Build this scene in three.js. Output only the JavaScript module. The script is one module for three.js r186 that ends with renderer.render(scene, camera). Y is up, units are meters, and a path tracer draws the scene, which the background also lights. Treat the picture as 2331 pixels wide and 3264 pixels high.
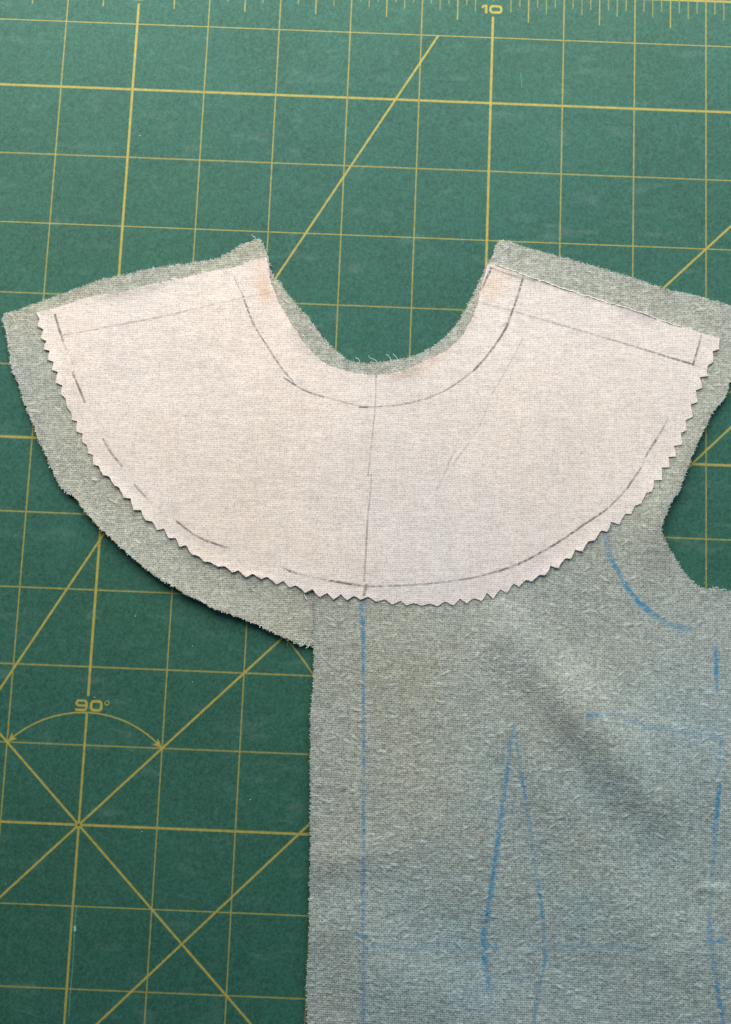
import * as THREE from 'three';
import { mergeGeometries } from 'three/addons/utils/BufferGeometryUtils.js';

// ---------- camera, light, exposure ----------
const IN = 0.0254;                                        // the mat is ruled in inches; world x = X*IN, z = -Y*IN
const scene = new THREE.Scene();
const camera = new THREE.PerspectiveCamera(46.69, 731 / 1024, 0.02, 20);
const eye = new THREE.Vector3(8.5694, 15.5493, -1.9354).multiplyScalar(IN);
camera.position.copy(eye);
camera.up.set(-0.0403, 0.1428, -0.9889);
camera.lookAt(eye.x - 0.00497, eye.y - 0.98976, eye.z - 0.14268);
const renderer = new THREE.WebGLRenderer({ antialias: true });
renderer.toneMapping = THREE.LinearToneMapping;
renderer.toneMappingExposure = 1.06;
renderer.shadowMap.enabled = true;
scene.background = new THREE.Color().setRGB(0.05, 0.06, 0.06);   // dim room behind the photographer
// daylight from a window beyond the far edge of the table
const windowLight = new THREE.RectAreaLight(new THREE.Color().setRGB(0.97, 1.0, 0.965), 6.3, 1.1, 0.42);
windowLight.position.set(0.14, 0.25, -0.60);
windowLight.lookAt(0.20, 0, -0.13);
// weaker, bluer fill light added on the right; no window is seen there
const sideFill = new THREE.RectAreaLight(new THREE.Color().setRGB(0.28, 0.66, 1.0), 1.6, 0.4, 0.3);
sideFill.position.set(0.66, 0.27, 0.12);
sideFill.lookAt(0.28, 0, 0.02);
scene.add(sideFill);
scene.add(windowLight);

// ---------- helpers ----------
let seedState = 12345;
const rnd = () => { seedState = (seedState + 0x6d2b79f5) | 0; let t = Math.imul(seedState ^ (seedState >>> 15), 1 | seedState); t = (t + Math.imul(t ^ (t >>> 7), 61 | t)) ^ t; return ((t ^ (t >>> 14)) >>> 0) / 4294967296; };
const rr = (a, b) => a + (b - a) * rnd();
const NT = new Float32Array(65536); for (let i = 0; i < 65536; i++) NT[i] = rnd();
const lat = (i, j) => NT[((j & 255) << 8) | (i & 255)];
function vn(x, y) {                                        // smooth value noise 0..1
  const i = Math.floor(x), j = Math.floor(y); let a = x - i, b = y - j;
  a = a * a * (3 - 2 * a); b = b * b * (3 - 2 * b);
  const p = lat(i, j), q = lat(i + 1, j), r = lat(i, j + 1), s = lat(i + 1, j + 1);
  return (p + (q - p) * a) * (1 - b) + (r + (s - r) * a) * b;
}
const fbm = (x, y) => vn(x, y) * 0.53 + vn(x * 2.1 + 17, y * 2.1 + 5) * 0.29 + vn(x * 4.3 + 71, y * 4.3 + 33) * 0.18;
const ss = (a, b, x) => { const t = Math.min(1, Math.max(0, (x - a) / (b - a))); return t * t * (3 - 2 * t); };
const toS = (c) => { c = Math.min(1, Math.max(0, c)); return c <= 0.0031308 ? c * 12.92 : 1.055 * Math.pow(c, 1 / 2.4) - 0.055; };
const SRGB = new Uint8Array(4097); for (let i = 0; i <= 4096; i++) SRGB[i] = Math.round(255 * toS(i / 4096));
const enc = (c) => SRGB[c <= 0 ? 0 : c >= 1 ? 4096 : (c * 4096) | 0];
function tex(data, w, h, srgb, repeat) {
  const t = new THREE.DataTexture(data, w, h, THREE.RGBAFormat);
  t.magFilter = THREE.LinearFilter; t.minFilter = THREE.LinearMipmapLinearFilter; t.generateMipmaps = true;
  if (srgb) t.colorSpace = THREE.SRGBColorSpace;
  t.wrapS = t.wrapT = repeat ? THREE.RepeatWrapping : THREE.ClampToEdgeWrapping;
  t.needsUpdate = true; return t;
}
function tag(o, label, category, group) { o.userData.label = label; if (category) o.userData.category = category; if (group) o.userData.group = group; return o; }
function mesh(name, geo, mat, parent) { const m = new THREE.Mesh(geo, mat); m.name = name; m.castShadow = m.receiveShadow = true; parent.add(m); return m; }
// a canvas whose row order and scale follow inches: x0..x1, y0..y1
function sheetCanvas(x0, y0, x1, y1, W, H) {
  const c = document.createElement('canvas'); c.width = W; c.height = H;
  const g = c.getContext('2d'); const sx = W / (x1 - x0), sy = H / (y1 - y0);
  g.fillStyle = '#000'; g.fillRect(0, 0, W, H);
  g.setTransform(sx, 0, 0, sy, -x0 * sx, -y0 * sy);
  g.lineCap = 'round'; g.lineJoin = 'round';
  return { c, g };
}
const grab = (c) => c.getContext('2d').getImageData(0, 0, c.width, c.height).data;
function smoothPath(g, p) {
  g.beginPath(); g.moveTo(p[0][0], p[0][1]);
  if (p.length === 2) g.lineTo(p[1][0], p[1][1]);
  else {
    for (let i = 1; i < p.length - 1; i++) { const q = i === p.length - 2 ? p[i + 1] : [(p[i][0] + p[i + 1][0]) / 2, (p[i][1] + p[i + 1][1]) / 2]; g.quadraticCurveTo(p[i][0], p[i][1], q[0], q[1]); }
  }
  g.stroke();
}
const OUT={
 facing:[[6.903,7.876],[6.932,7.833],[6.986,7.708],[7.024,7.600],[7.059,7.535],[7.057,7.470],[7.109,7.373],[7.199,7.267],[7.289,7.140],[7.400,7.025],[7.511,6.899],[7.644,6.753],[7.766,6.596],[7.887,6.460],[7.985,6.368],[8.155,6.223],[8.339,6.193],[8.399,6.183],[8.701,6.223],[8.972,6.284],[9.211,6.388],[9.419,6.544],[9.595,6.756],[9.683,6.901],[9.769,7.079],[9.856,7.273],[9.942,7.483],[10.014,7.646],[10.102,7.826],[10.166,7.983],[10.481,7.877],[10.975,7.759],[11.468,7.635],[11.991,7.491],[12.390,7.370],[12.787,7.291],[13.319,7.154],[13.242,7.083],[13.198,6.642],[13.155,6.097],[12.945,5.722],[12.777,5.415],[12.611,5.024],[12.446,4.700],[12.281,4.462],[12.034,4.158],[11.543,3.701],[10.933,3.242],[10.326,2.828],[9.721,2.518],[9.115,2.331],[8.628,2.283],[8.259,2.308],[7.881,2.370],[7.733,2.399],[7.584,2.451],[7.435,2.495],[7.193,2.617],[6.954,2.695],[6.563,2.826],[6.260,2.961],[6.016,3.084],[5.771,3.222],[5.491,3.418],[5.240,3.617],[4.986,3.831],[4.810,4.004],[4.629,4.223],[4.489,4.293],[4.336,4.529],[4.124,4.930],[3.980,5.231],[3.852,5.503],[3.741,5.747],[3.653,5.961],[3.596,6.209],[3.532,6.426],[3.492,6.655],[3.674,6.741],[3.969,6.870],[4.266,6.994],[4.562,7.133],[4.861,7.241],[5.102,7.305],[5.343,7.382],[5.585,7.437],[5.950,7.493],[6.193,7.551],[6.359,7.600],[6.461,7.659],[6.614,7.759],[6.747,7.836]],
 bodice:[[8.127,-3.470],[8.033,-2.285],[7.997,-1.759],[8.015,-1.380],[7.986,-0.945],[7.975,-0.341],[7.957,0.159],[7.919,0.832],[7.900,1.353],[7.890,1.458],[7.896,1.745],[7.905,1.861],[7.912,2.034],[7.893,2.324],[7.878,2.440],[7.880,2.666],[7.875,3.034],[7.861,3.861],[7.853,5.125],[7.889,5.986],[7.967,6.302],[8.034,6.322],[8.156,6.219],[8.339,6.189],[8.412,6.192],[8.713,6.233],[8.984,6.294],[9.223,6.397],[9.431,6.553],[9.607,6.765],[9.694,6.910],[9.780,7.088],[9.867,7.281],[9.953,7.492],[10.025,7.655],[10.113,7.834],[10.177,7.991],[10.495,7.908],[10.989,7.790],[11.482,7.666],[12.004,7.522],[12.403,7.401],[12.800,7.322],[13.331,7.185],[13.619,7.080],[13.584,6.829],[13.455,6.430],[13.323,6.144],[13.299,6.112],[13.283,6.054],[13.258,5.969],[13.253,5.928],[13.222,5.885],[13.141,5.798],[13.090,5.723],[13.009,5.575],[12.897,5.342],[12.809,5.125],[12.727,4.909],[12.667,4.761],[12.629,4.626],[12.602,4.569],[12.542,4.517],[12.498,4.449],[12.461,4.326],[12.423,4.241],[12.396,4.163],[12.380,4.085],[12.419,3.999],[12.463,3.913],[12.539,3.784],[12.627,3.646],[12.725,3.508],[12.833,3.404],[12.942,3.348],[13.050,3.331],[13.115,3.355],[13.190,3.326],[13.314,3.309],[13.678,3.188],[13.754,2.458],[13.740,0.473],[13.750,-3.242]],
 whiteTop:[[3.929,6.717],[4.227,6.808],[4.642,6.967],[5.005,7.030],[5.364,7.140],[5.725,7.240],[6.086,7.344],[6.327,7.411],[6.508,7.442],[6.684,7.504],[6.807,7.564],[6.921,7.596],[7.004,7.616],[7.011,7.577],[7.042,7.491],[7.052,7.404],[7.073,7.295],[7.110,7.188],[7.158,7.081],[7.194,6.996],[7.273,6.880],[7.342,6.763],[7.420,6.648],[7.499,6.543],[7.577,6.428],[7.654,6.345],[7.855,6.172],[8.101,6.088],[8.345,6.036],[8.418,6.030],[8.600,6.031],[8.810,6.071],[9.019,6.141],[9.227,6.259],[9.435,6.377],[9.583,6.492],[9.701,6.622],[9.773,6.767],[9.845,6.927],[9.899,7.151],[9.926,7.310],[9.982,7.504],[10.024,7.633],[10.116,7.630],[10.317,7.575],[10.502,7.509],[10.810,7.410],[11.117,7.312],[11.424,7.229],[11.730,7.147],[12.035,7.058],[12.340,6.951],[12.645,6.869],[12.888,6.800],[13.167,6.727]],
 whitePink:[[13.137,6.622],[13.055,6.400],[12.949,6.178],[12.858,5.926],[12.783,5.676],[12.685,5.426],[12.640,5.294],[12.563,5.134],[12.465,4.962],[12.367,4.791],[12.248,4.619],[12.085,4.413],[11.933,4.263],[11.718,4.101],[11.630,4.038],[11.352,3.803],[11.060,3.583],[10.768,3.393],[10.534,3.295],[10.301,3.182],[10.009,3.082],[9.717,3.026],[9.424,2.985],[9.130,2.982],[8.836,2.999],[8.540,3.031],[8.175,3.031],[7.879,3.069],[7.640,3.139],[7.401,3.191],[7.162,3.255],[6.924,3.281],[6.683,3.360],[6.443,3.424],[6.198,3.563],[5.950,3.732],[5.733,3.872],[5.514,4.043],[5.257,4.304],[5.097,4.464],[4.905,4.636],[4.751,4.888],[4.613,5.127],[4.472,5.398],[4.328,5.701],[4.216,5.976],[4.107,6.206],[4.027,6.437],[3.973,6.624]],
};
const PENCIL_AND_CREASES=[
 {w:0.017,a:0.35,p:[[6.571,7.332],[6.664,7.145],[6.731,7.037]]},
 {w:0.022,a:0.75,p:[[6.715,7.052],[6.787,6.865],[6.856,6.710]]},
 {w:0.022,a:0.50,p:[[6.856,6.710],[6.924,6.587],[7.088,6.359],[7.284,6.070],[7.444,5.906]]},
 {w:0.022,a:0.60,p:[[7.321,5.948],[7.446,5.875],[7.632,5.759],[7.877,5.701]]},
 {w:0.017,a:0.35,p:[[7.876,5.707],[8.121,5.640],[8.394,5.589]]},
 {w:0.022,a:0.80,p:[[8.346,5.581],[8.436,5.582],[8.526,5.588]]},
 {w:0.022,a:0.45,p:[[8.436,5.585],[8.737,5.603],[9.036,5.662],[9.334,5.766],[9.630,5.933],[9.895,6.177]]},
 {w:0.026,a:0.85,p:[[9.866,6.145],[9.925,6.210],[10.101,6.435],[10.276,6.724],[10.333,6.884]]},
 {w:0.026,a:0.80,p:[[10.276,6.724],[10.361,6.980],[10.432,7.204],[10.474,7.365],[10.502,7.487]]},
 {w:0.022,a:0.30,p:[[10.214,6.769],[10.304,6.836]]},
 {w:0.022,a:0.32,p:[[4.318,6.418],[4.528,6.458],[4.976,6.571]]},
 {w:0.022,a:0.32,p:[[4.976,6.571],[5.366,6.662],[5.756,6.760],[5.965,6.825]]},
 {w:0.022,a:0.18,p:[[5.965,6.825],[6.295,6.924],[6.776,7.055],[7.048,7.113]]},
 {w:0.022,a:0.20,p:[[9.901,7.103],[10.361,6.996]]},
 {w:0.022,a:0.30,p:[[10.361,6.996],[11.003,6.833],[11.583,6.684]]},
 {w:0.026,a:0.40,p:[[11.431,6.715],[11.583,6.684],[12.191,6.521],[12.494,6.433]]},
 {w:0.026,a:0.60,p:[[12.343,6.471],[12.646,6.392],[12.812,6.349]]},
 {w:0.017,a:0.25,p:[[12.812,6.349],[12.979,6.288]]},
 {w:0.022,a:0.50,p:[[12.918,6.754],[12.873,6.564]]},
 {w:0.026,a:0.70,p:[[12.873,6.580],[12.812,6.359]]},
 {w:0.022,a:0.45,p:[[10.051,7.592],[10.157,7.553],[10.252,7.524],[10.369,7.485],[10.495,7.457]]},
 {w:0.017,a:0.28,p:[[10.495,7.468],[10.674,7.421],[10.938,7.356],[11.096,7.308],[11.275,7.260]]},
 {w:0.017,a:0.20,p:[[11.118,7.280],[11.424,7.207],[11.730,7.131],[12.188,6.992]]},
 {w:0.030,a:0.70,p:[[10.062,7.582],[10.022,7.482],[9.963,7.348],[9.928,7.271]]},
 {w:0.017,a:0.40,p:[[9.923,7.270],[9.905,7.139],[9.877,7.019]]},
 {w:0.026,a:0.60,p:[[4.184,6.696],[4.270,6.447],[4.325,6.324]]},
 {w:0.017,a:0.35,p:[[4.325,6.324],[4.363,6.226]]},
 {w:0.026,a:0.65,p:[[4.485,5.900],[4.585,5.696],[4.675,5.505]]},
 {w:0.026,a:0.50,p:[[4.952,5.019],[5.054,4.855],[5.103,4.796],[5.232,4.658]]},
 {w:0.017,a:0.25,p:[[4.430,6.141],[4.476,6.018]]},
 {w:0.026,a:0.45,p:[[5.414,4.416],[5.510,4.314],[5.605,4.228]]},
 {w:0.026,a:0.65,p:[[6.011,3.944],[6.214,3.787],[6.472,3.678],[6.698,3.622]]},
 {w:0.022,a:0.45,p:[[7.405,3.404],[7.541,3.342]]},
 {w:0.030,a:0.60,p:[[7.526,3.350],[7.616,3.324]]},
 {w:0.022,a:0.20,p:[[7.616,3.324],[7.869,3.275]]},
 {w:0.022,a:0.40,p:[[7.869,3.275],[8.077,3.239]]},
 {w:0.026,a:0.75,p:[[8.048,3.244],[8.285,3.212],[8.534,3.184]]},
 {w:0.022,a:0.50,p:[[8.534,3.184],[8.887,3.204],[9.268,3.243]]},
 {w:0.022,a:0.45,p:[[9.268,3.243],[9.709,3.306],[10.090,3.395],[10.294,3.472]]},
 {w:0.026,a:0.62,p:[[10.206,3.438],[10.441,3.513],[10.762,3.689],[11.084,3.896],[11.347,4.101],[11.641,4.308]]},
 {w:0.022,a:0.55,p:[[11.641,4.308],[11.877,4.529],[12.053,4.808],[12.125,4.915]]},
 {w:0.026,a:0.60,p:[[12.201,5.097],[12.255,5.200],[12.342,5.338]]},
 {w:0.022,a:0.40,p:[[12.342,5.338],[12.408,5.454],[12.430,5.500]]},
 {w:0.017,a:0.25,p:[[12.125,4.915],[12.201,5.097]]},
 {w:0.022,a:0.55,p:[[12.186,5.070],[12.349,5.336]]},
 {w:0.013,a:0.30,p:[[12.349,5.336],[12.483,5.602]]},
 {w:0.017,a:0.35,p:[[8.560,6.029],[8.563,5.812],[8.565,5.535],[8.532,5.073],[8.504,4.655]]},
 {w:0.022,a:0.80,p:[[8.557,6.035],[8.559,5.998]]},
 {w:0.017,a:0.30,p:[[8.548,4.696],[8.553,4.424]]},
 {w:0.022,a:0.40,p:[[8.552,4.454],[8.526,4.212],[8.519,3.792],[8.511,3.258]]},
 {w:0.039,a:0.95,p:[[8.542,3.199],[8.532,3.163],[8.517,3.077]]},
 {w:0.017,a:0.20,p:[[10.521,6.625],[10.290,6.131],[10.116,5.829]]},  // collar creases start here, their shade drawn in as faint dark strokes
 {w:0.017,a:0.20,p:[[10.075,5.689],[10.005,5.470],[9.891,5.251]]},
 {w:0.022,a:0.24,p:[[9.833,5.157],[9.718,4.999],[9.618,4.843]]},
 {w:0.022,a:0.22,p:[[9.642,5.045],[9.531,4.766],[9.421,4.489]]},  // last of the drawn-in crease shade
 {w:0.017,a:0.35,p:[[11.318,5.065],[11.348,5.090]]},
 {w:0.013,a:0.12,p:[[10.989,5.911],[11.327,5.494],[11.509,5.317]]},
];
const BLUE=[
 {w:0.069,a:0.45,p:[[8.498,3.001],[8.504,2.845],[8.510,2.714]]},
 {w:0.047,a:0.70,p:[[8.509,2.724],[8.527,2.544],[8.540,2.345],[8.544,2.246]]},
 {w:0.039,a:0.50,p:[[8.544,2.246],[8.547,2.047],[8.573,1.459],[8.602,0.891]]},
 {w:0.039,a:0.40,p:[[8.600,0.948],[8.641,-0.060],[8.677,-1.213],[8.734,-2.339]]},
 {w:0.060,a:0.40,p:[[8.613,-1.188],[8.710,-1.200]]},
 {w:0.039,a:0.25,p:[[8.650,-0.557],[8.682,-1.212]]},
 {w:0.069,a:0.30,p:[[11.662,4.011],[11.709,3.774],[11.755,3.627]]},
 {w:0.056,a:0.50,p:[[11.724,3.715],[11.800,3.569],[11.920,3.367]]},
 {w:0.065,a:0.72,p:[[11.905,3.396],[12.009,3.238],[12.099,3.138],[12.305,2.970],[12.453,2.883]]},
 {w:0.065,a:0.45,p:[[12.438,2.894],[12.511,2.847],[12.775,2.799]]},
 {w:0.052,a:0.20,p:[[12.658,2.751],[12.746,2.760]]},
 {w:0.060,a:0.65,p:[[13.106,2.565],[13.126,2.333],[13.120,2.232]]},
 {w:0.052,a:0.35,p:[[13.120,2.246],[13.126,2.044]]},
 {w:0.052,a:0.50,p:[[11.437,1.645],[11.559,1.656]]},
 {w:0.043,a:0.25,p:[[11.559,1.656],[11.878,1.677]]},
 {w:0.039,a:0.35,p:[[11.922,1.606],[12.125,1.546],[12.386,1.500]]},
 {w:0.039,a:0.15,p:[[12.386,1.500],[12.762,1.446],[13.023,1.457]]},
 {w:0.043,a:0.30,p:[[12.994,1.456],[13.167,1.406]]},
 {w:0.039,a:0.30,p:[[13.167,1.417],[13.149,0.963]]},
 {w:0.056,a:0.62,p:[[13.147,0.833],[13.123,0.481],[13.100,0.229]]},
 {w:0.052,a:0.35,p:[[13.100,0.257],[13.080,-0.105]]},
 {w:0.047,a:0.25,p:[[13.065,-0.134],[13.051,-0.520],[13.036,-0.876]]},
 {w:0.060,a:0.50,p:[[13.036,-0.876],[13.022,-1.095]]},
 {w:0.056,a:0.60,p:[[13.030,-1.081],[13.191,-1.082]]},
 {w:0.043,a:0.40,p:[[13.036,-1.094],[13.086,-1.336],[13.120,-1.658]]},
 {w:0.052,a:0.55,p:[[13.120,-1.631],[13.161,-1.871],[13.209,-2.083]]},
 {w:0.043,a:0.40,p:[[10.503,1.477],[10.468,1.248],[10.444,0.935]]},
 {w:0.047,a:0.55,p:[[10.448,0.992],[10.408,0.595],[10.373,0.286]]},
 {w:0.060,a:0.75,p:[[10.367,0.271],[10.314,-0.245],[10.279,-0.522]]},
 {w:0.065,a:0.75,p:[[10.284,-0.508],[10.245,-0.853],[10.187,-1.142]]},
 {w:0.069,a:0.55,p:[[10.187,-1.128],[10.217,-1.425],[10.219,-1.506]]},
 {w:0.056,a:0.45,p:[[10.219,-1.506],[10.266,-1.666],[10.260,-1.760]]},
 {w:0.060,a:0.45,p:[[10.240,-1.234],[10.354,-1.271]]},
 {w:0.052,a:0.20,p:[[10.268,-1.773],[10.313,-1.879]]},
 {w:0.039,a:0.35,p:[[10.503,1.477],[10.558,1.252],[10.618,0.857]]},
 {w:0.039,a:0.45,p:[[10.618,0.857],[10.689,0.522],[10.741,0.245]]},
 {w:0.039,a:0.30,p:[[10.741,0.245],[10.798,-0.170]]},
 {w:0.039,a:0.30,p:[[10.798,-0.170],[10.869,-0.471]]},
 {w:0.047,a:0.60,p:[[10.864,-0.471],[10.902,-0.689],[10.934,-0.880]]},
 {w:0.043,a:0.35,p:[[10.941,-0.961],[10.978,-1.394]]},
 {w:0.039,a:0.30,p:[[10.978,-1.394],[10.939,-1.585],[10.895,-1.748]]},
 {w:0.043,a:0.35,p:[[10.900,-1.748],[10.863,-1.964],[10.839,-2.178]]},
 {w:0.069,a:0.14,p:[[10.862,-1.236],[11.540,-1.223],[12.076,-1.187],[12.245,-1.208]]},
 {w:0.060,a:0.16,p:[[8.802,-1.320],[9.085,-1.336],[9.423,-1.322]]},
 {w:0.052,a:0.15,p:[[8.718,-1.350],[10.185,-1.291]]},
];

// ---------- the table under the mat ----------
{
  const s = new THREE.Shape(); s.moveTo(-0.25, -0.75); s.lineTo(1.0, -0.75); s.lineTo(1.0, 0.5); s.lineTo(-0.25, 0.5); s.closePath();
  const g = new THREE.ExtrudeGeometry(s, { depth: 0.03, bevelEnabled: true, bevelSize: 0.004, bevelThickness: 0.004, bevelSegments: 3 });
  g.rotateX(Math.PI / 2); g.translate(0, -0.0028 - 0.004, 0);
  const N = 512, d = new Uint8Array(N * N * 4);
  for (let j = 0; j < N; j++) for (let i = 0; i < N; i++) {
    const w = fbm(i / 9 + 3 * fbm(i / 60, j / 200), j / 120), k = 0.8 + 0.4 * w, o = (j * N + i) * 4;
    d[o] = enc(0.42 * k); d[o + 1] = enc(0.31 * k); d[o + 2] = enc(0.20 * k); d[o + 3] = 255;
  }
  const t = tex(d, N, N, true, true); t.repeat.set(2, 2);
  const m = mesh('table_top', g, new THREE.MeshStandardMaterial({ map: t, roughness: 0.55 }), scene);
  m.userData.kind = 'structure'; m.userData.label = 'pale wooden table top under the green cutting mat';
}

// ---------- green cutting mat ----------
const matGroup = new THREE.Group(); matGroup.name = 'cutting_mat'; scene.add(matGroup);
tag(matGroup, 'green cutting mat with yellow inch grid and angle lines under the fabric', 'cutting mat');
{
  const X0 = -0.5, X1 = 23.5, Y0 = -5.5, Y1 = 12.5, R = 0.35;
  const rounded = (a, b, c, d, r) => { const s = new THREE.Shape(); s.moveTo(a + r, b); s.lineTo(c - r, b); s.absarc(c - r, b + r, r, -Math.PI / 2, 0); s.lineTo(c, d - r); s.absarc(c - r, d - r, r, 0, Math.PI / 2); s.lineTo(a + r, d); s.absarc(a + r, d - r, r, Math.PI / 2, Math.PI); s.lineTo(a, b + r); s.absarc(a + r, b + r, r, Math.PI, Math.PI * 1.5); return s; };
  const body = new THREE.ExtrudeGeometry(rounded(X0 * IN, Y0 * IN, X1 * IN, Y1 * IN, R * IN), { depth: 0.0022, bevelEnabled: true, bevelSize: 0.0003, bevelThickness: 0.0003, bevelSegments: 2, curveSegments: 10 });
  body.rotateX(-Math.PI / 2); body.translate(0, -0.0022 - 0.0003 - 0.0001, 0);
  mesh('mat_body', body, new THREE.MeshStandardMaterial({ color: new THREE.Color().setRGB(0.039, 0.137, 0.098), roughness: 0.6 }), matGroup);
  const HEAVY = 0.032, THIN = 0.0185, DIAG = 0.028;
  const rowY = (y) => (y === 11 ? 10.98 : y);
  const sqrt3 = Math.sqrt(3);
  function print(x0, x1, W, H, full) {
    const { c, g } = sheetCanvas(x0, Y0, x1, Y1, W, H);
    g.lineCap = 'butt';
    const line = (a, b, p, q, w, s = 235) => { g.strokeStyle = `rgb(${s},${s},${s})`; g.lineWidth = w; g.beginPath(); g.moveTo(a, b); g.lineTo(p, q); g.stroke(); };
    for (let y = -5; y <= 11; y++) line(0, rowY(y), 23, rowY(y), y % 5 ? THIN : HEAVY, y % 5 ? 172 : 228);
    line(0, 11.66, 23, 11.66, HEAVY, 225);
    for (let x = 0; x <= 23; x++) {
      if (x === 5) { line(5, -5, 5, 1.41, HEAVY * 0.9, 225); line(5, 1.625, 5, 11.29, HEAVY, 240); line(5, 11.55, 5, 11.66, HEAVY); }
      else if (x === 10) { line(10, -5, 10, 11.295, HEAVY, 240); line(10, 11.55, 10, 11.66, HEAVY); }
      else line(x, -5, x, 11.66, x % 5 ? THIN : HEAVY, x % 5 ? 172 : 228);
      if (x < 23) for (let k = 1; k < 8; k++) { const L = k === 4 ? 0.43 : k % 2 ? 0.2 : 0.29; if ((x % 5 === 4 && k > 6) || (x % 5 === 0 && k < 2 && x)) { continue; } line(x + k / 8, 11.66, x + k / 8, 11.66 - L, 0.017, k === 4 ? 190 : 120); }
    }
    if (full) {
      line(2.875 - 5 / sqrt3, -5, 9.24, 11 - 0.02, DIAG, 238);                 // 60 degrees
      line(0, -5, 15.98, 10.98, DIAG, 235);                                    // 45 degrees through the centre
      line(10, -5, 0, 5, DIAG, 235);
      line(2.81, -5, 15.5, 7.69, DIAG, 230);
      g.fillStyle = '#000'; g.beginPath(); g.arc(5, 0, 0.02, 0, 7); g.fill();
      g.strokeStyle = 'rgb(225,225,225)'; g.lineWidth = 0.019;
      g.beginPath(); g.arc(5, 0, Math.SQRT2, Math.PI / 4, Math.PI * 3 / 4); g.stroke();
      g.beginPath(); g.arc(5, 0, 3.53, 0, Math.PI / 4 - 0.02); g.stroke();
      const arrow = (x, y, a) => { g.save(); g.translate(x, y); g.rotate(a); g.fillStyle = 'rgb(240,240,240)'; g.beginPath(); g.moveTo(0, 0); g.lineTo(-0.13, 0.052); g.lineTo(-0.09, 0); g.lineTo(-0.13, -0.052); g.closePath(); g.fill(); g.restore(); };
      arrow(6, 1, -Math.PI / 4 + 0.05); arrow(4, 1, -Math.PI * 3 / 4 - 0.05); arrow(7.5, 2.5, Math.PI * 3 / 4 - 0.04);
      // numerals, drawn as strokes of a wide technical face; y grows away from the camera
      g.lineCap = 'butt'; g.lineJoin = 'round';
      const pen = (w, pts, close) => { g.strokeStyle = 'rgb(245,245,245)'; g.lineWidth = w; g.beginPath(); pts.forEach(([a, b], i) => (i ? g.lineTo(a, b) : g.moveTo(a, b))); if (close) g.closePath(); g.stroke(); };
      const zero = (x, y, w, h, t) => { g.strokeStyle = 'rgb(245,245,245)'; g.lineWidth = t; const r = 0.035; g.beginPath(); g.roundRect(x + t / 2, y + t / 2, w - t, h - t, r); g.stroke(); };
      const T = 0.034;
      // 90 degrees
      const by = 1.430, h = 0.148, nx = 4.842, S = 0.030;
      zero(nx + 0.19, by, 0.165, h, T);
      zero(nx, by + h * 0.38, 0.16, h * 0.62, S);                              // bowl of the nine
      pen(S, [[nx + 0.145, by + h * 0.6], [nx + 0.145, by + 0.035], [nx + 0.128, by + 0.015], [nx + 0.004, by + 0.015]]);
      g.lineWidth = 0.012; g.beginPath(); g.arc(5.25, 1.545, 0.027, 0, 7); g.stroke();
      // 10
      zero(9.945, 11.345, 0.185, 0.128, T); pen(T, [[9.84, 11.432], [9.875, 11.458], [9.902, 11.458], [9.902, 11.345]]);
      // 5
      pen(T, [[5.07, 11.457], [4.93, 11.457], [4.93, 11.41], [5.05, 11.41], [5.068, 11.39], [5.05, 11.361], [4.92, 11.361]]);
    }
    const src = grab(c), out = new Uint8Array(W * H * 4), sx = (x1 - x0) / W, sy = (Y1 - Y0) / H;
    for (let j = 0; j < H; j++) for (let i = 0; i < W; i++) {
      const o = (j * W + i) * 4, x = x0 + i * sx, y = Y0 + j * sy;
      const fine = NT[(i * 7 + j * 1913 + ((i * j) >> 3)) & 65535], f2 = vn(x * 46, y * 46), f3 = vn(x * 20 + 7, y * 20), cl = fbm(x * 1.3, y * 1.3);
      let k = 0.90 + 0.40 * (fine - 0.5) + 0.44 * (f2 - 0.5) + 0.10 * (f3 - 0.5) + 0.16 * (cl - 0.5);
      if (fine > 0.993) k *= 0.72;
      let R = 0.039 * k, G = 0.137 * k, B = 0.098 * k;
      const hue = (fbm(x * 0.35 + 9, y * 0.35) - 0.5) * 0.14; R *= 1 + hue; B *= 1 - hue;
      // scuffs and old knife scores
      const sc = Math.max(0, fbm(x * 2.2 + 31, y * 6) - 0.66) * 0.5; R += sc * 0.25; G += sc * 0.27; B += sc * 0.26;
      let a = src[o] / 255;
      if (a > 0.02) { a *= 0.80 + 0.24 * vn(x * 30, y * 30) - 0.10 * fine; a = Math.min(0.97, a); const q = 0.9 + 0.2 * f2; R += (0.53 * q - R) * a; G += (0.39 * q - G) * a; B += (0.075 * q - B) * a; }
      out[o] = enc(R); out[o + 1] = enc(G); out[o + 2] = enc(B); out[o + 3] = 255;
    }
    if (full) {                                                                // pale knife scores and rubbed marks on the mat
      const m = sheetCanvas(x0, Y0, x1, Y1, W, H), q = m.g;
      const score = (p, w, s) => { q.strokeStyle = `rgb(${s},${s},${s})`; q.lineWidth = w; smoothPath(q, p); };
      score([[5.045, -1.0], [5.04, -1.28], [5.06, -1.67], [5.045, -2.1], [5.05, -2.32]], 0.012, 110); score([[5.045, -1.25], [5.05, -1.29]], 0.035, 230);
      score([[4.38, -2.27], [4.55, -2.3], [4.67, -2.35]], 0.012, 60); score([[10.41, 10.46], [10.43, 10.24]], 0.011, 75); score([[6.3, -0.8], [6.6, -0.87]], 0.012, 35); score([[7.0, -0.82], [7.15, -0.9]], 0.01, 35);
      for (let n = 0; n < 60; n++) { const a = rr(2.5, 14), b = rr(-3, 12), t = rr(0, 6.3), L = rr(0.1, 0.6); score([[a, b], [a + L * 0.5 * Math.cos(t), b + L * 0.5 * Math.sin(t)], [a + L * Math.cos(t + 0.2), b + L * Math.sin(t + 0.2)]], 0.009, rr(10, 34)); }
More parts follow.
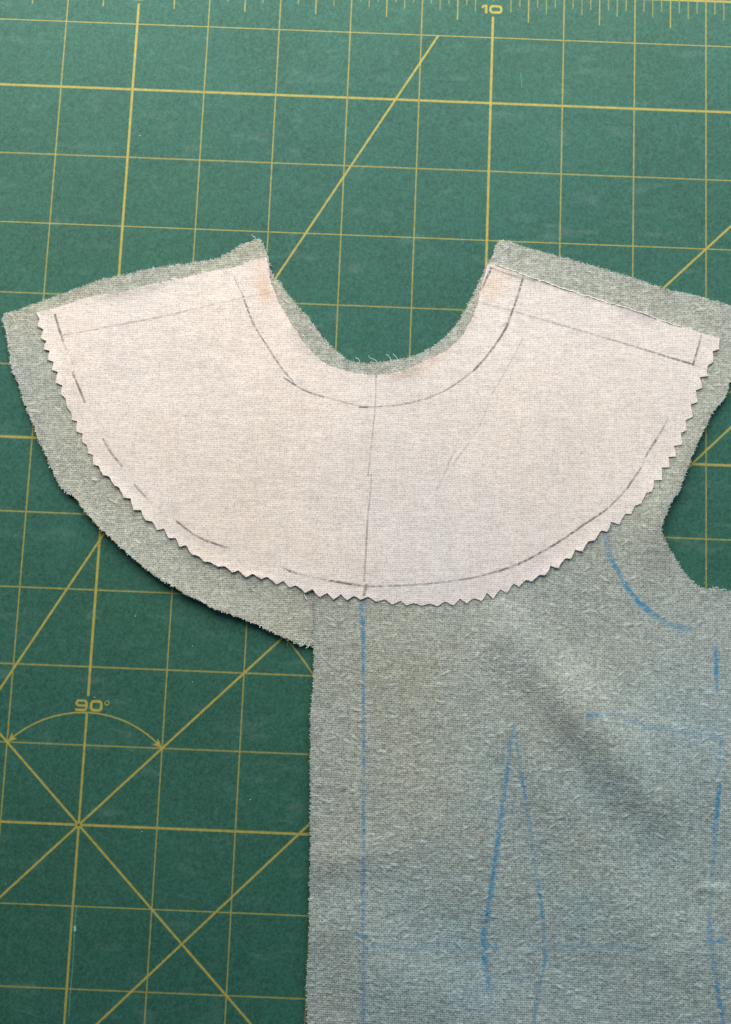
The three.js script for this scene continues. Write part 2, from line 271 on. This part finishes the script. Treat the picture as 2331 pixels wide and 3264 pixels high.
      const mm = grab(m.c);
      for (let o = 0; o < out.length; o += 4) if (mm[o]) { const a = mm[o] / 255; out[o] += (190 - out[o]) * a * 0.8; out[o + 1] += (222 - out[o + 1]) * a * 0.8; out[o + 2] += (205 - out[o + 2]) * a * 0.8; }
    }
    return tex(out, W, H, true, false);
  }
  const N = 512, bd = new Uint8Array(N * N * 4);
  for (let j = 0; j < N; j++) for (let i = 0; i < N; i++) { const o = (j * N + i) * 4, v = 90 + 80 * lat(i >> 1, j >> 1) * 0.5 + 70 * lat(i + 91, j + 13) ; bd[o] = bd[o + 1] = bd[o + 2] = v; bd[o + 3] = 255; }
  const face = (x0, x1, t) => {
    const w = x1 - x0, H = Y1 - Y0, g = new THREE.PlaneGeometry(w * IN, H * IN, 8, 8); g.rotateX(-Math.PI / 2); g.translate((x0 + w / 2) * IN, 0, -(Y0 + H / 2) * IN);
    const b = tex(bd, N, N, false, true); b.repeat.set(w / 2.2, H / 2.2);
    mesh('printed_face', g, new THREE.MeshPhysicalMaterial({ map: t, roughness: 0.56, bumpMap: b, bumpScale: 0.00004, specularIntensity: 0.45 }), matGroup);
  };
  face(X0 + 0.3, 15.5, print(X0 + 0.3, 15.5, 2048, 2048, true));
  face(15.5, X1 - 0.3, print(15.5, X1 - 0.3, 512, 1024, false));
}

// ---------- cloth outlines ----------
function resample(p, step, closed = true) {                 // even steps along straight runs between the points, corners kept soft
  const c = new THREE.CatmullRomCurve3(p.map((q) => new THREE.Vector3(q[0], q[1], 0)), closed, 'centripetal');
  const n = Math.ceil(c.getLength() / step); c.arcLengthDivisions = 2000; c.updateArcLengths();
  return c.getSpacedPoints(n).slice(0, closed ? n : n + 1).map((v) => [v.x, v.y]);
}
function jag(p, amp, seed) {                                // cut thread ends: an edge that is never quite smooth
  const n = p.length;
  return p.map((q, i) => { const a = p[(i + n - 1) % n], b = p[(i + 1) % n], dx = b[0] - a[0], dy = b[1] - a[1], l = Math.hypot(dx, dy) || 1;
    const d = amp * ((lat(i, seed) - 0.5) * 1.3 + (vn(i * 0.23, seed + 0.5) - 0.5) * 1.2); return [q[0] - dy / l * d, q[1] + dx / l * d]; });
}
const area = (p) => { let s = 0; for (let i = 0; i < p.length; i++) { const a = p[i], b = p[(i + 1) % p.length]; s += a[0] * b[1] - b[0] * a[1]; } return s / 2; };
const ccw = (p) => (area(p) < 0 ? p.slice().reverse() : p);
function sdf(p) {                                           // signed distance, positive inside
  const n = p.length;
  return (x, y) => { let d = 1e9, w = false;
    for (let i = 0, j = n - 1; i < n; j = i++) { const ax = p[j][0], ay = p[j][1], bx = p[i][0], by = p[i][1], ex = bx - ax, ey = by - ay;
      let t = ((x - ax) * ex + (y - ay) * ey) / (ex * ex + ey * ey + 1e-12); t = t < 0 ? 0 : t > 1 ? 1 : t;
      const qx = ax + ex * t - x, qy = ay + ey * t - y, q = qx * qx + qy * qy; if (q < d) d = q;
      if ((by > y) !== (ay > y) && x < (ax - bx) * (y - by) / (ay - by) + bx) w = !w; }
    return w ? Math.sqrt(d) : -Math.sqrt(d); };
}
const coarse = { facing: resample(OUT.facing, 0.12), bodice: resample(OUT.bodice, 0.12), white: resample(OUT.whiteTop.concat(OUT.whitePink), 0.12) };
const sdFacing = sdf(coarse.facing), sdBodice = sdf(coarse.bodice), sdWhite = sdf(coarse.white);

// heights above the mat, inches in, metres out
const MM = 0.001;
function ridge(x, y, ax, ay, bx, by, w, h) { const ex = bx - ax, ey = by - ay, L = ex * ex + ey * ey, t = Math.max(0, Math.min(1, ((x - ax) * ex + (y - ay) * ey) / L)), d = Math.hypot(ax + ex * t - x, ay + ey * t - y); return h * Math.exp(-d * d / (w * w)) * (0.35 + 0.65 * Math.sin(Math.PI * Math.min(1, 0.12 + t * 0.76))); }
function hFacing(x, y) {
  const e = sdFacing(x, y);
  let h = 0.55 + 0.25 * fbm(x * 0.9, y * 0.9);
  const low = ss(5.8, 4.6, y) ;                                    // the lower left edge stands a little off the mat
  h += Math.max(0, 1 - Math.max(0, e) / 0.55) ** 2 * (1 - ss(-0.35, 0.02, sdBodice(x, y))) * (0.12 + low * (0.3 + 0.9 * vn(x * 1.1 + 3, y * 1.1)));
  h += 0.5 * Math.exp(-((x - 3.3) ** 2 + (y - 5.9) ** 2) / 0.2);
  return h * MM;
}
function hBodice(x, y) {
  const f = ss(-1.0, 0.2, sdFacing(x, y)), e = sdBodice(x, y);
  let h = 0.55 + f * 0.42;
  h += 0.35 * fbm(x * 0.8 + 5, y * 0.8) + 0.16 * fbm(x * 3, y * 3 + 8) * ss(3.2, 1.5, y);
  h += ridge(x, y, 10.5, 2.6, 12.3, 0.6, 0.37, 3.0);
  h += ridge(x, y, 10.2, 1.9, 11.3, 0.15, 0.42, 0.9);
  h += ridge(x, y, 11.6, 1.9, 13.2, 0.7, 0.45, 1.0);
  h += ridge(x, y, 7.9, -0.35, 9.0, -0.15, 0.26, 0.7) + ridge(x, y, 7.9, -1.15, 8.8, -1.0, 0.28, 0.5);
  h += ridge(x, y, 8.6, -1.5, 11.5, -2.6, 0.40, 0.9);
  h += ridge(x, y, 9.0, 0.6, 10.3, -0.6, 0.5, 0.6) + ridge(x, y, 11.7, -0.6, 13.2, -1.5, 0.45, 0.8);
  h += ridge(x, y, 12.92, -0.45, 13.5, -0.39, 0.032, 0.5);
  h += ridge(x, y, 12.4, 4.55, 12.35, 3.9, 0.25, 1.1) + ridge(x, y, 12.55, 4.6, 13.0, 5.7, 0.15, 0.7);
  h += Math.max(0, 1 - Math.max(0, e) / 0.35) ** 2 * 0.25 * ss(2.6, 1.2, y + (x > 10 ? -9 : 0));
  return h * MM;
}
function hWhite(x, y) {
  const b = ss(-0.35, -0.03, sdBodice(x, y)), f = hFacing(x, y), under = b > 0 ? f * (1 - b) + hBodice(x, y) * b : f, e = sdWhite(x, y);
  let h = under / MM + 0.22 + 0.10 * fbm(x * 1.4 + 40, y * 1.4);
  h += Math.max(0, 1 - Math.max(0, e) / 0.16) ** 2 * (0.02 + 0.36 * ss(0.35, 0.8, vn(x * 2.0, y * 2.0)));
  return h * MM;
}
// cloth sheet: regular cells inside, cells cut by the outline at the border, a wall round the edge and an underside
function clipCell(P, x0, y0, x1, y1) {
  let q = P;
  for (const [ax, v, s] of [[0, x0, 1], [0, x1, -1], [1, y0, 1], [1, y1, -1]]) {
    const r = [];
    for (let i = 0; i < q.length; i++) { const a = q[i], b = q[(i + 1) % q.length], da = (a[ax] - v) * s, db = (b[ax] - v) * s;
      if (da >= 0) r.push(a);
      if ((da > 0 && db < 0) || (da < 0 && db > 0)) { const t = da / (da - db); r.push([a[0] + (b[0] - a[0]) * t, a[1] + (b[1] - a[1]) * t]); } }
    q = r; if (q.length < 3) return [];
  }
  return q;
}
function sheet(poly, height, thick, box, cell) {
  poly = ccw(poly);
  const [bx0, by0, bx1, by1] = box, pos = [], nor = [], uv = [], idx = [], key = new Map();
  let x0 = 1e9, y0 = 1e9, x1 = -1e9, y1 = -1e9; for (const [a, b] of poly) { x0 = Math.min(x0, a); y0 = Math.min(y0, b); x1 = Math.max(x1, a); y1 = Math.max(y1, b); }
  x0 -= cell * 0.37; y0 -= cell * 0.41;
  const nx = Math.ceil((x1 - x0) / cell), ny = Math.ceil((y1 - y0) / cell);
  const border = new Map(), inside = new Uint8Array(nx * ny);
  for (let i = 0; i < poly.length; i++) { const a = poly[i], b = poly[(i + 1) % poly.length]; const n = Math.ceil(Math.hypot(b[0] - a[0], b[1] - a[1]) / (cell * 0.2)) + 1;
    for (let k = 0; k <= n; k++) { const c = Math.floor((a[0] + (b[0] - a[0]) * k / n - x0) / cell), r = Math.floor((a[1] + (b[1] - a[1]) * k / n - y0) / cell); border.set(r * nx + c, 1); } }
  const cp = poly, inP = (x, y) => { let w = false; for (let i = 0, j = cp.length - 1; i < cp.length; j = i++) { const a = cp[j], b = cp[i]; if ((b[1] > y) !== (a[1] > y) && x < (a[0] - b[0]) * (y - b[1]) / (a[1] - b[1]) + b[0]) w = !w; } return w; };
  const E = 0.012;
  const vert = (x, y) => { const k = Math.round(x * 1e5) + ',' + Math.round(y * 1e5); let n = key.get(k); if (n !== undefined) return n;
    const h = height(x, y), hx = (height(x + E, y) - h) / (E * IN), hy = (height(x, y + E) - h) / (E * IN), L = Math.hypot(hx, 1, hy);
    n = pos.length / 3; pos.push(x * IN, h, -y * IN); nor.push(-hx / L, 1 / L, hy / L); uv.push((x - bx0) / (bx1 - bx0), (y - by0) / (by1 - by0)); key.set(k, n); return n; };
  for (let r = 0; r < ny; r++) for (let c = 0; c < nx; c++) {
    const ax = x0 + c * cell, ay = y0 + r * cell, cx = x0 + (c + 1) * cell, cy = y0 + (r + 1) * cell;
    if (border.has(r * nx + c)) {
      // only the outline near this cell matters, but winding needs all of it
      let q = clipCell(poly, ax, ay, cx, cy).filter((p, i, a) => { const o = a[(i + a.length - 1) % a.length]; return Math.hypot(p[0] - o[0], p[1] - o[1]) > 2e-5; });
      if (q.length < 3) continue;
      const v2 = q.map((p) => new THREE.Vector2(p[0], p[1]));
      for (const [a, b, d] of THREE.ShapeUtils.triangulateShape(v2, [])) { const A = q[a], B = q[b], D = q[d]; const s = (B[0] - A[0]) * (D[1] - A[1]) - (B[1] - A[1]) * (D[0] - A[0]); if (Math.abs(s) < 1e-9) continue; const i0 = vert(...A), i1 = vert(...B), i2 = vert(...D); s > 0 ? idx.push(i0, i1, i2) : idx.push(i0, i2, i1); }
    } else if (inP((ax + cx) / 2, (ay + cy) / 2)) { const a = vert(ax, ay), b = vert(cx, ay), d = vert(cx, cy), e = vert(ax, cy); idx.push(a, b, d, a, d, e); }
  }
  const nTop = pos.length / 3, tris = idx.length;
  for (let i = 0; i < nTop; i++) { pos.push(pos[i * 3], Math.max(0.00005, pos[i * 3 + 1] - thick), pos[i * 3 + 2]); nor.push(-nor[i * 3], -nor[i * 3 + 1], -nor[i * 3 + 2]); uv.push(uv[i * 2], uv[i * 2 + 1]); }
  for (let i = 0; i < tris; i += 3) idx.push(idx[i] + nTop, idx[i + 2] + nTop, idx[i + 1] + nTop);
  const n = poly.length;
  for (let i = 0; i < n; i++) { const a = poly[i], b = poly[(i + 1) % n], ox = b[1] - a[1], oy = -(b[0] - a[0]), L = Math.hypot(ox, oy) || 1, at = pos.length / 3;
    for (const p of [a, b]) { const h = height(...p); for (const y of [h, Math.max(0.00005, h - thick)]) { pos.push(p[0] * IN, y, -p[1] * IN); nor.push(ox / L, 0, -oy / L); uv.push((p[0] - bx0) / (bx1 - bx0), (p[1] - by0) / (by1 - by0)); } }
    idx.push(at, at + 1, at + 2, at + 1, at + 3, at + 2); }
  const g = new THREE.BufferGeometry();
  g.setAttribute('position', new THREE.Float32BufferAttribute(pos, 3)); g.setAttribute('normal', new THREE.Float32BufferAttribute(nor, 3)); g.setAttribute('uv', new THREE.Float32BufferAttribute(uv, 2)); g.setIndex(idx);
  return g;
}
// fine fibre: a three-sided bent hair
function hair(P, r) {
  const c = new THREE.CatmullRomCurve3(P.map((p) => new THREE.Vector3(...p)));
  return new THREE.TubeGeometry(c, P.length > 3 ? 8 : 3, r, 3, false);
}
function fringe(poly, height, rate, len, rad, thick) {
  poly = ccw(poly); const out = [];
  for (let i = 0; i < poly.length; i++) {
    if (rnd() > rate) continue;
    const a = poly[i], b = poly[(i + 1) % poly.length], dx = b[0] - a[0], dy = b[1] - a[1], l = Math.hypot(dx, dy) || 1, ox = dy / l, oy = -dx / l, tx = dx / l, ty = dy / l;
    const L = len * (0.35 + 1.3 * rnd() * rnd()) / IN, s = rr(-0.9, 0.9), h = height(a[0], a[1]), y0 = h - thick * rr(0, 0.6), up = rr(-0.0001, 0.0003);
    const at = (t, k) => [(a[0] + ox * L * t + tx * L * s * t * k) * IN, Math.max(0.0001, y0 + up * t * 2), -(a[1] + oy * L * t + ty * L * s * t * k) * IN];
    out.push(hair([at(-0.5, 0.2), at(0.35, 0.5), at(1, 1 + rr(-0.6, 0.6))], rad * rr(0.7, 1.2)));
  }
  return mergeGeometries(out);
}

// woven surface, computed pixel by pixel; marks and collar creases are drawn in as strokes
function woven(box, W, H, o) {
  const [x0, y0, x1, y1] = box, col = new Uint8Array(W * H * 4), bum = new Uint8Array(W * H * 4), sx = (x1 - x0) / W, sy = (y1 - y0) / H;
  let marks = null;
  if (o.marks) { const m = sheetCanvas(x0, y0, x1, y1, W, H); for (const s of o.marks) { const v = Math.round(255 * Math.min(1, s.a * (o.press ?? 1)));
    for (const [k, f] of [[1.5, 0.35], [1, 0.75], [0.6, 1]]) { m.g.globalCompositeOperation = 'lighten'; m.g.strokeStyle = `rgb(${Math.round(v * f)},0,0)`; m.g.lineWidth = s.w * k; smoothPath(m.g, s.p); } } marks = grab(m.c); }
  for (let j = 0; j < H; j++) for (let i = 0; i < W; i++) {
    const x = x0 + i * sx, y = y0 + j * sy, p = (j * W + i) * 4;
    const wy = y + o.skew * x + 0.012 * vn(x * 1.7 + o.seed, y * 2.3) + 0.03 * vn(x * 0.5, y * 0.5 + o.seed), wx = x + 0.012 * vn(x * 2.3, y * 1.7 + o.seed) + 0.02 * vn(x * 0.4 + 9, y * 0.4);
    const r = wy * o.rows, c = wx * o.cols, ri = Math.floor(r), ci = Math.floor(c), dy = r - ri - 0.5, dx = c - ci - 0.5;
    const weft = (ri + ci) & 1, sl = vn(x * 9 + lat(ri, 3) * 50, ri * 7.31 + o.seed), slx = vn(ci * 5.77, y * 4.1 + lat(ci, 9) * 50);
    // thread brightness wanders along each yarn
    let k = 1 + o.slub * ((sl - 0.5) * 1.1 + (slx - 0.5) * 0.5);
    const prof = weft ? 1 - 3.2 * dy * dy : 0.92 - 3.2 * dx * dx;
    let h = prof * (weft ? 0.8 + 0.4 * sl : 0.75 + 0.3 * slx);
    k *= 0.90 + 0.12 * prof;
    // gaps between crossings
    const gx = 0.5 - Math.abs(dx), gy = 0.5 - Math.abs(dy), gi = dx > 0 ? ci + 1 : ci, gj = dy > 0 ? ri + 1 : ri, gr = lat(gi * 3 + 11, gj * 5 + o.seed);
    if (gr > o.gapRate) { const s = (gr - o.gapRate) / (1 - o.gapRate), q = Math.hypot(gx * 1.0, gy * 1.15) / (0.18 + 0.22 * s); if (q < 1) { k *= 1 - o.gap * (1 - q * q) * (0.5 + 0.5 * s); h -= 0.5 * (1 - q); } }
    const n1 = fbm(x * 1.1 + o.seed, y * 1.1), n2 = vn(x * 14, y * 14 + o.seed), n4 = vn(x * 38 + 5, y * 44 + o.seed), n3 = NT[(i * 31 + j * 977 + ((i ^ j) * 7)) & 65535];
    k *= 1 + 0.10 * (n1 - 0.5) + o.mid * (n2 - 0.5) + o.speck * (n4 - 0.5) + o.grain * (n3 - 0.5);
    let R = o.base[0] * k, G = o.base[1] * k, B = o.base[2] * k;
    const hu = (fbm(x * 0.55 + 21, y * 0.55 + o.seed) - 0.5) * o.hue; R *= 1 + hu; B *= 1 - hu * 1.4;
    if (o.nubs) {                                                   // raised slubs and pills, longer along the weft
      const u = x * 13 + 0.7 * vn(x * 3, y * 3), w = y * 17 + 0.5 * vn(x * 4, y * 2), a = Math.floor(u), b = Math.floor(w);
      h += o.crinkle * ((vn(x * 15, y * 20 + 3) - 0.5) * 1.4 + (vn(x * 30, y * 36) - 0.5) * 1.1) * (0.35 + 0.9 * ss(4, 0, y));
      for (let bb = b - 1; bb <= b + 1; bb++) for (let aa = a - 1; aa <= a + 1; aa++) { const e = lat(aa * 3 + 7, bb * 7 + o.seed); if (e < 1 - o.nubs) continue; const e2 = (e - 1 + o.nubs) / o.nubs, cx = aa + lat(aa, bb + 40), cy = bb + lat(aa + 40, bb), s = 0.16 + 0.75 * e2 * e2 * e2, tilt = (lat(aa + 5, bb + 77) - 0.5) * 1.8, q = ((u - cx) / s) ** 2 + ((w - cy - tilt * (u - cx)) / (0.2 + 0.22 * s + 0.15 * lat(aa, bb))) ** 2;
        if (q < 1) { const t = (1 - q); h += 1.0 * t * (0.3 + s); R += (o.nubColor[0] - R) * 0.4 * t * e2; G += (o.nubColor[1] - G) * 0.4 * t * e2; B += (o.nubColor[2] - B) * 0.4 * t * e2; } }
    }
    if (o.coolLightTint) { const t = o.coolLightTint * ss(5.0, -0.9, y - 0.45 * (x - 10) + 1.4 * fbm(x * 0.7 + 3, y * 0.7)) * (0.4 + 1.1 * fbm(x * 1.3 + 60, y * 1.3)); R *= 1 - 0.16 * t; B *= 1 + 0.14 * t; }   // cool light painted into the cloth colour, stronger down the bodice
    if (o.stains) for (const [ax, ay, ex, ey, ang, s] of o.stains) { const ca = Math.cos(ang), sa = Math.sin(ang), u = (x - ax) * ca + (y - ay) * sa, w = -(x - ax) * sa + (y - ay) * ca, q = (u / ex) ** 2 + (w / ey) ** 2; if (q < 1.6) { const t = ss(1.6, 0.1, q) * s * (0.55 + 0.8 * fbm(x * 5, y * 5)); R *= 1 - 0.02 * t; G *= 1 - 0.13 * t; B *= 1 - 0.23 * t; } }
    if (marks && marks[p]) {
      let a = marks[p] / 255; const top = Math.max(0, Math.min(1, 0.55 + prof * 0.45)); a *= o.dry * (0.22 + 0.9 * ss(0.15, 0.65, vn(x * 36 + 3, y * 36)) * (0.5 + 0.9 * vn(x * 9, y * 9 + 4))) * top + (1 - o.dry);
      a = Math.min(0.95, a); R += (o.ink[0] - R) * a; G += (o.ink[1] - G) * a; B += (o.ink[2] - B) * a;
    }
    col[p] = enc(R); col[p + 1] = enc(G); col[p + 2] = enc(B); col[p + 3] = 255;
    const v = Math.max(0, Math.min(255, 70 + h * 75 + 14 * (n2 - 0.5))); bum[p] = bum[p + 1] = bum[p + 2] = v; bum[p + 3] = 255;
  }
  return new THREE.MeshPhysicalMaterial({ map: tex(col, W, H, true), bumpMap: tex(bum, W, H, false), bumpScale: o.bump, roughness: 0.95, specularIntensity: 0.25, sheen: 0.15, sheenRoughness: 0.8, sheenColor: new THREE.Color().setRGB(...o.base) });
}
const GREY = { base: [0.45, 0.435, 0.368], rows: 37, cols: 42, slub: 0.24, gap: 0.85, gapRate: 0.22, mid: 0.13, speck: 0.46, grain: 0.26, hue: 0.10, nubs: 0.22, nubColor: [0.64, 0.64, 0.58], bump: 0.00032, crinkle: 0.35, dry: 0.85, ink: [0.075, 0.255, 0.41] };
const greyHair = new THREE.MeshStandardMaterial({ color: new THREE.Color().setRGB(0.74, 0.78, 0.74), roughness: 0.9 });  // fibres paler than the cloth, painting rim light along its edges
const whiteHair = new THREE.MeshStandardMaterial({ color: new THREE.Color().setRGB(0.86, 0.80, 0.76), roughness: 0.9 });

// ---------- grey neck facing ----------
{
  const g = new THREE.Group(); g.name = 'fabric_facing'; scene.add(g);
  tag(g, 'grey linen neck facing with frayed edges, bordering the pale collar piece on its left', 'fabric piece');
  const box = [3.3, 2.1, 13.5, 8.2], P = jag(resample(OUT.facing, 0.02), 0.016, 3);
  mesh('cloth', sheet(P, hFacing, 0.0005, box, 0.075), woven(box, 2048, 1434, { ...GREY, seed: 11, skew: 0.0 }), g);
  const f = mesh('frayed_edge', fringe(P, hFacing, 0.9, 0.00038, 0.00011, 0.0005), greyHair, g); f.userData.kind = 'stuff';
  for (const p of [[[8.58, 6.20], [8.53, 6.245], [8.46, 6.27], [8.45, 6.30]], [[8.77, 6.22], [8.73, 6.29], [8.68, 6.325]], [[8.86, 6.23], [8.83, 6.28], [8.77, 6.335]], [[8.34, 6.18], [8.32, 6.24], [8.27, 6.26]], [[6.84, 7.86], [6.83, 7.90], [6.79, 7.915], [6.79, 7.94]], [[7.60, 2.49], [7.57, 2.45], [7.54, 2.44]], [[7.69, 2.46], [7.66, 2.41], [7.62, 2.405]], [[7.78, 2.44], [7.75, 2.385], [7.70, 2.375]], [[7.84, 2.42], [7.82, 2.37], [7.79, 2.355]]])
    mesh('frayed_thread', hair(p.map(([x, y], i) => [x * IN, 0.0008 + 0.0002 * i, -y * IN]), 0.00013), greyHair, g);
}
// ---------- grey bodice half ----------
{
  const g = new THREE.Group(); g.name = 'bodice_fabric'; scene.add(g);
  tag(g, 'wrinkled grey linen bodice piece with blue marker lines, at lower right on the mat', 'fabric piece');
  const box = [7.7, -3.5, 13.9, 8.2], P = jag(resample(OUT.bodice, 0.02), 0.014, 5);
  mesh('cloth', sheet(P, hBodice, 0.0005, box, 0.075), woven(box, 1536, 2048, { ...GREY, seed: 47, skew: 0.012, marks: BLUE, press: 1.55, nubs: 0.34, crinkle: 0.6, coolLightTint: 0.85 }), g);
  const f = mesh('frayed_edge', fringe(P, hBodice, 0.9, 0.00036, 0.00011, 0.0005), greyHair, g); f.userData.kind = 'stuff';
  for (const p of [[[12.50, 4.55], [12.53, 4.50], [12.535, 4.46]], [[13.16, 3.30], [13.20, 3.345], [13.26, 3.33]]])
    mesh('frayed_thread', hair(p.map(([x, y], i) => [x * IN, hBodice(x, y) - 0.0001, -y * IN]), 0.00014), greyHair, g);
}
// ---------- pale pink-white collar piece with a pinked edge ----------
{
  const g = new THREE.Group(); g.name = 'collar_fabric'; scene.add(g);
  tag(g, 'pinkish white cotton collar piece with zigzag edge and pencil lines on the grey fabric', 'fabric piece');
  const box = [3.8, 2.85, 13.3, 7.75];
  const top = resample(OUT.whiteTop, 0.02, false), mid = resample(OUT.whitePink, 0.008, false), jt = jag(top, 0.010, 9); jt[0] = top[0]; jt[jt.length - 1] = top[top.length - 1];
  // teeth cut by pinking shears
  const pink = []; let s = 0.5, pitch = 0.195;
  for (let i = 1; i < mid.length - 1; i++) {
    const a = mid[i - 1], b = mid[i + 1], dx = b[0] - a[0], dy = b[1] - a[1], l = Math.hypot(dx, dy), t = i / mid.length;
    s += 0.008 / pitch; if (Math.floor(s) !== Math.floor(s - 0.008 / pitch)) pitch = 0.195 + (t > 0.8 ? -0.02 : 0) + rr(-0.03, 0.03);
    const fr = s - Math.floor(s), skew = t < 0.38 ? 0.68 : t > 0.55 ? 0.36 : 0.5, tri = fr < skew ? fr / skew : (1 - fr) / (1 - skew), amp = (t > 0.8 ? 0.05 : t > 0.38 ? 0.058 : 0.068) * (0.45 + 1.1 * vn(s, 3));
    const d = (tri - 0.5) * amp + (lat(i, 77) - 0.5) * 0.006;
    pink.push([b[0] * 0.5 + a[0] * 0.5 - dy / l * d, (a[1] + b[1]) / 2 + dx / l * d]);
  }
  const P = jt.concat(pink);
  mesh('cloth', sheet(P, hWhite, 0.0002, box, 0.05), woven(box, 2048, 1056, { base: [0.855, 0.715, 0.645], rows: 38, cols: 46, slub: 0.15, gap: 0.62, gapRate: 0.30, mid: 0.06, speck: 0.13, grain: 0.09, hue: 0.06, bump: 0.00016, seed: 83, skew: 0.0, marks: PENCIL_AND_CREASES, press: 1.5, dry: 0.75, ink: [0.17, 0.145, 0.145],
    stains: [[7.02, 7.38, 0.24, 0.42, 0.25, 0.55], [7.0, 7.1, 0.10, 0.25, 0.3, 0.6], [9.06, 6.17, 0.42, 0.12, 0.38, 0.6], [9.4, 6.4, 0.25, 0.1, 0.6, 0.4], [10.12, 7.36, 0.3, 0.17, 1.0, 0.7], [7.9, 3.6, 0.9, 0.2, -0.3, 0.15]] }), g);
  // the cut shoulder edge has rolled over into a thin lip
  const lip = resample(OUT.whiteTop.slice(-12, -2), 0.03, false).map(([x, y], i) => new THREE.Vector3((x + 0.006 * (vn(i * 0.5, 4) - 0.5)) * IN, hWhite(x, y) - 0.00010, -(y + 0.012 * (vn(i * 0.4, 8) - 0.5)) * IN));
  const lipGeo = new THREE.TubeGeometry(new THREE.CatmullRomCurve3(lip), 260, 0.00024, 7, false), lp = lipGeo.attributes.position;
  for (let i = 0; i < lp.count; i++) { const q = 0.0003 * (vn(lp.getX(i) * 900, lp.getZ(i) * 900) - 0.5); lp.setXYZ(i, lp.getX(i) + q, lp.getY(i) + q, lp.getZ(i) - q); } lipGeo.computeVertexNormals();
  mesh('rolled_edge', lipGeo, new THREE.MeshStandardMaterial({ color: new THREE.Color().setRGB(0.78, 0.68, 0.63), roughness: 0.9 }), g);
  const f = mesh('frayed_edge', mergeGeometries([fringe(jt, hWhite, 0.5, 0.0006, 0.00007, 0.0003), fringe(pink, hWhite, 0.12, 0.0003, 0.00006, 0.0003)]), whiteHair, g); f.userData.kind = 'stuff';
}
// ---------- small loose things ----------
{
  const y = hFacing(7.755, 3.02) + 0.0002, m = mesh('loose_thread', hair([[7.735, 3.055], [7.75, 3.02], [7.757, 3.0], [7.775, 2.985]].map(([a, b]) => [a * IN, y, -b * IN]), 0.00022), whiteHair, scene);
  tag(m, 'short white thread snippet on grey fabric just below the zigzag edge', 'thread');
  const bits = [];
  const spots = [[7.17, 0.4], [5.81, -0.05], [6.31, 2.32], [6.34, 1.86], [5.54, 2.68], [5.15, 9.32], [5.08, 1.61], [3.64, 5.88], [3.70, 5.84], [13.0, 3.6], [12.98, 3.42]];
  for (let i = 0; i < 6; i++) spots.push([rr(3.2, 7.6), rr(-2.4, 2.4)]);
  for (let i = 0; i < 3; i++) spots.push([rr(3.2, 13), rr(8.2, 11.3)]);
  spots.forEach(([a, b], i) => { const r = i < 11 ? rr(0.00007, 0.00014) : rr(0.00005, 0.00009), g = new THREE.IcosahedronGeometry(r, 1), p = g.attributes.position; for (let k = 0; k < p.count; k++) { const q = 0.6 + 0.8 * vn(p.getX(k) * 4000 + i * 9, p.getZ(k) * 4000 + p.getY(k) * 3000); p.setXYZ(k, p.getX(k) * q * 1.3, p.getY(k) * q * 0.6, p.getZ(k) * q); } g.computeVertexNormals(); g.translate(a * IN, r * 0.55, -b * IN); bits.push(g); });
  const l = mesh('lint', mergeGeometries(bits), whiteHair, scene); l.userData.kind = 'stuff'; tag(l, 'white specks of lint scattered on the green cutting mat', 'lint');
}
renderer.render(scene, camera);
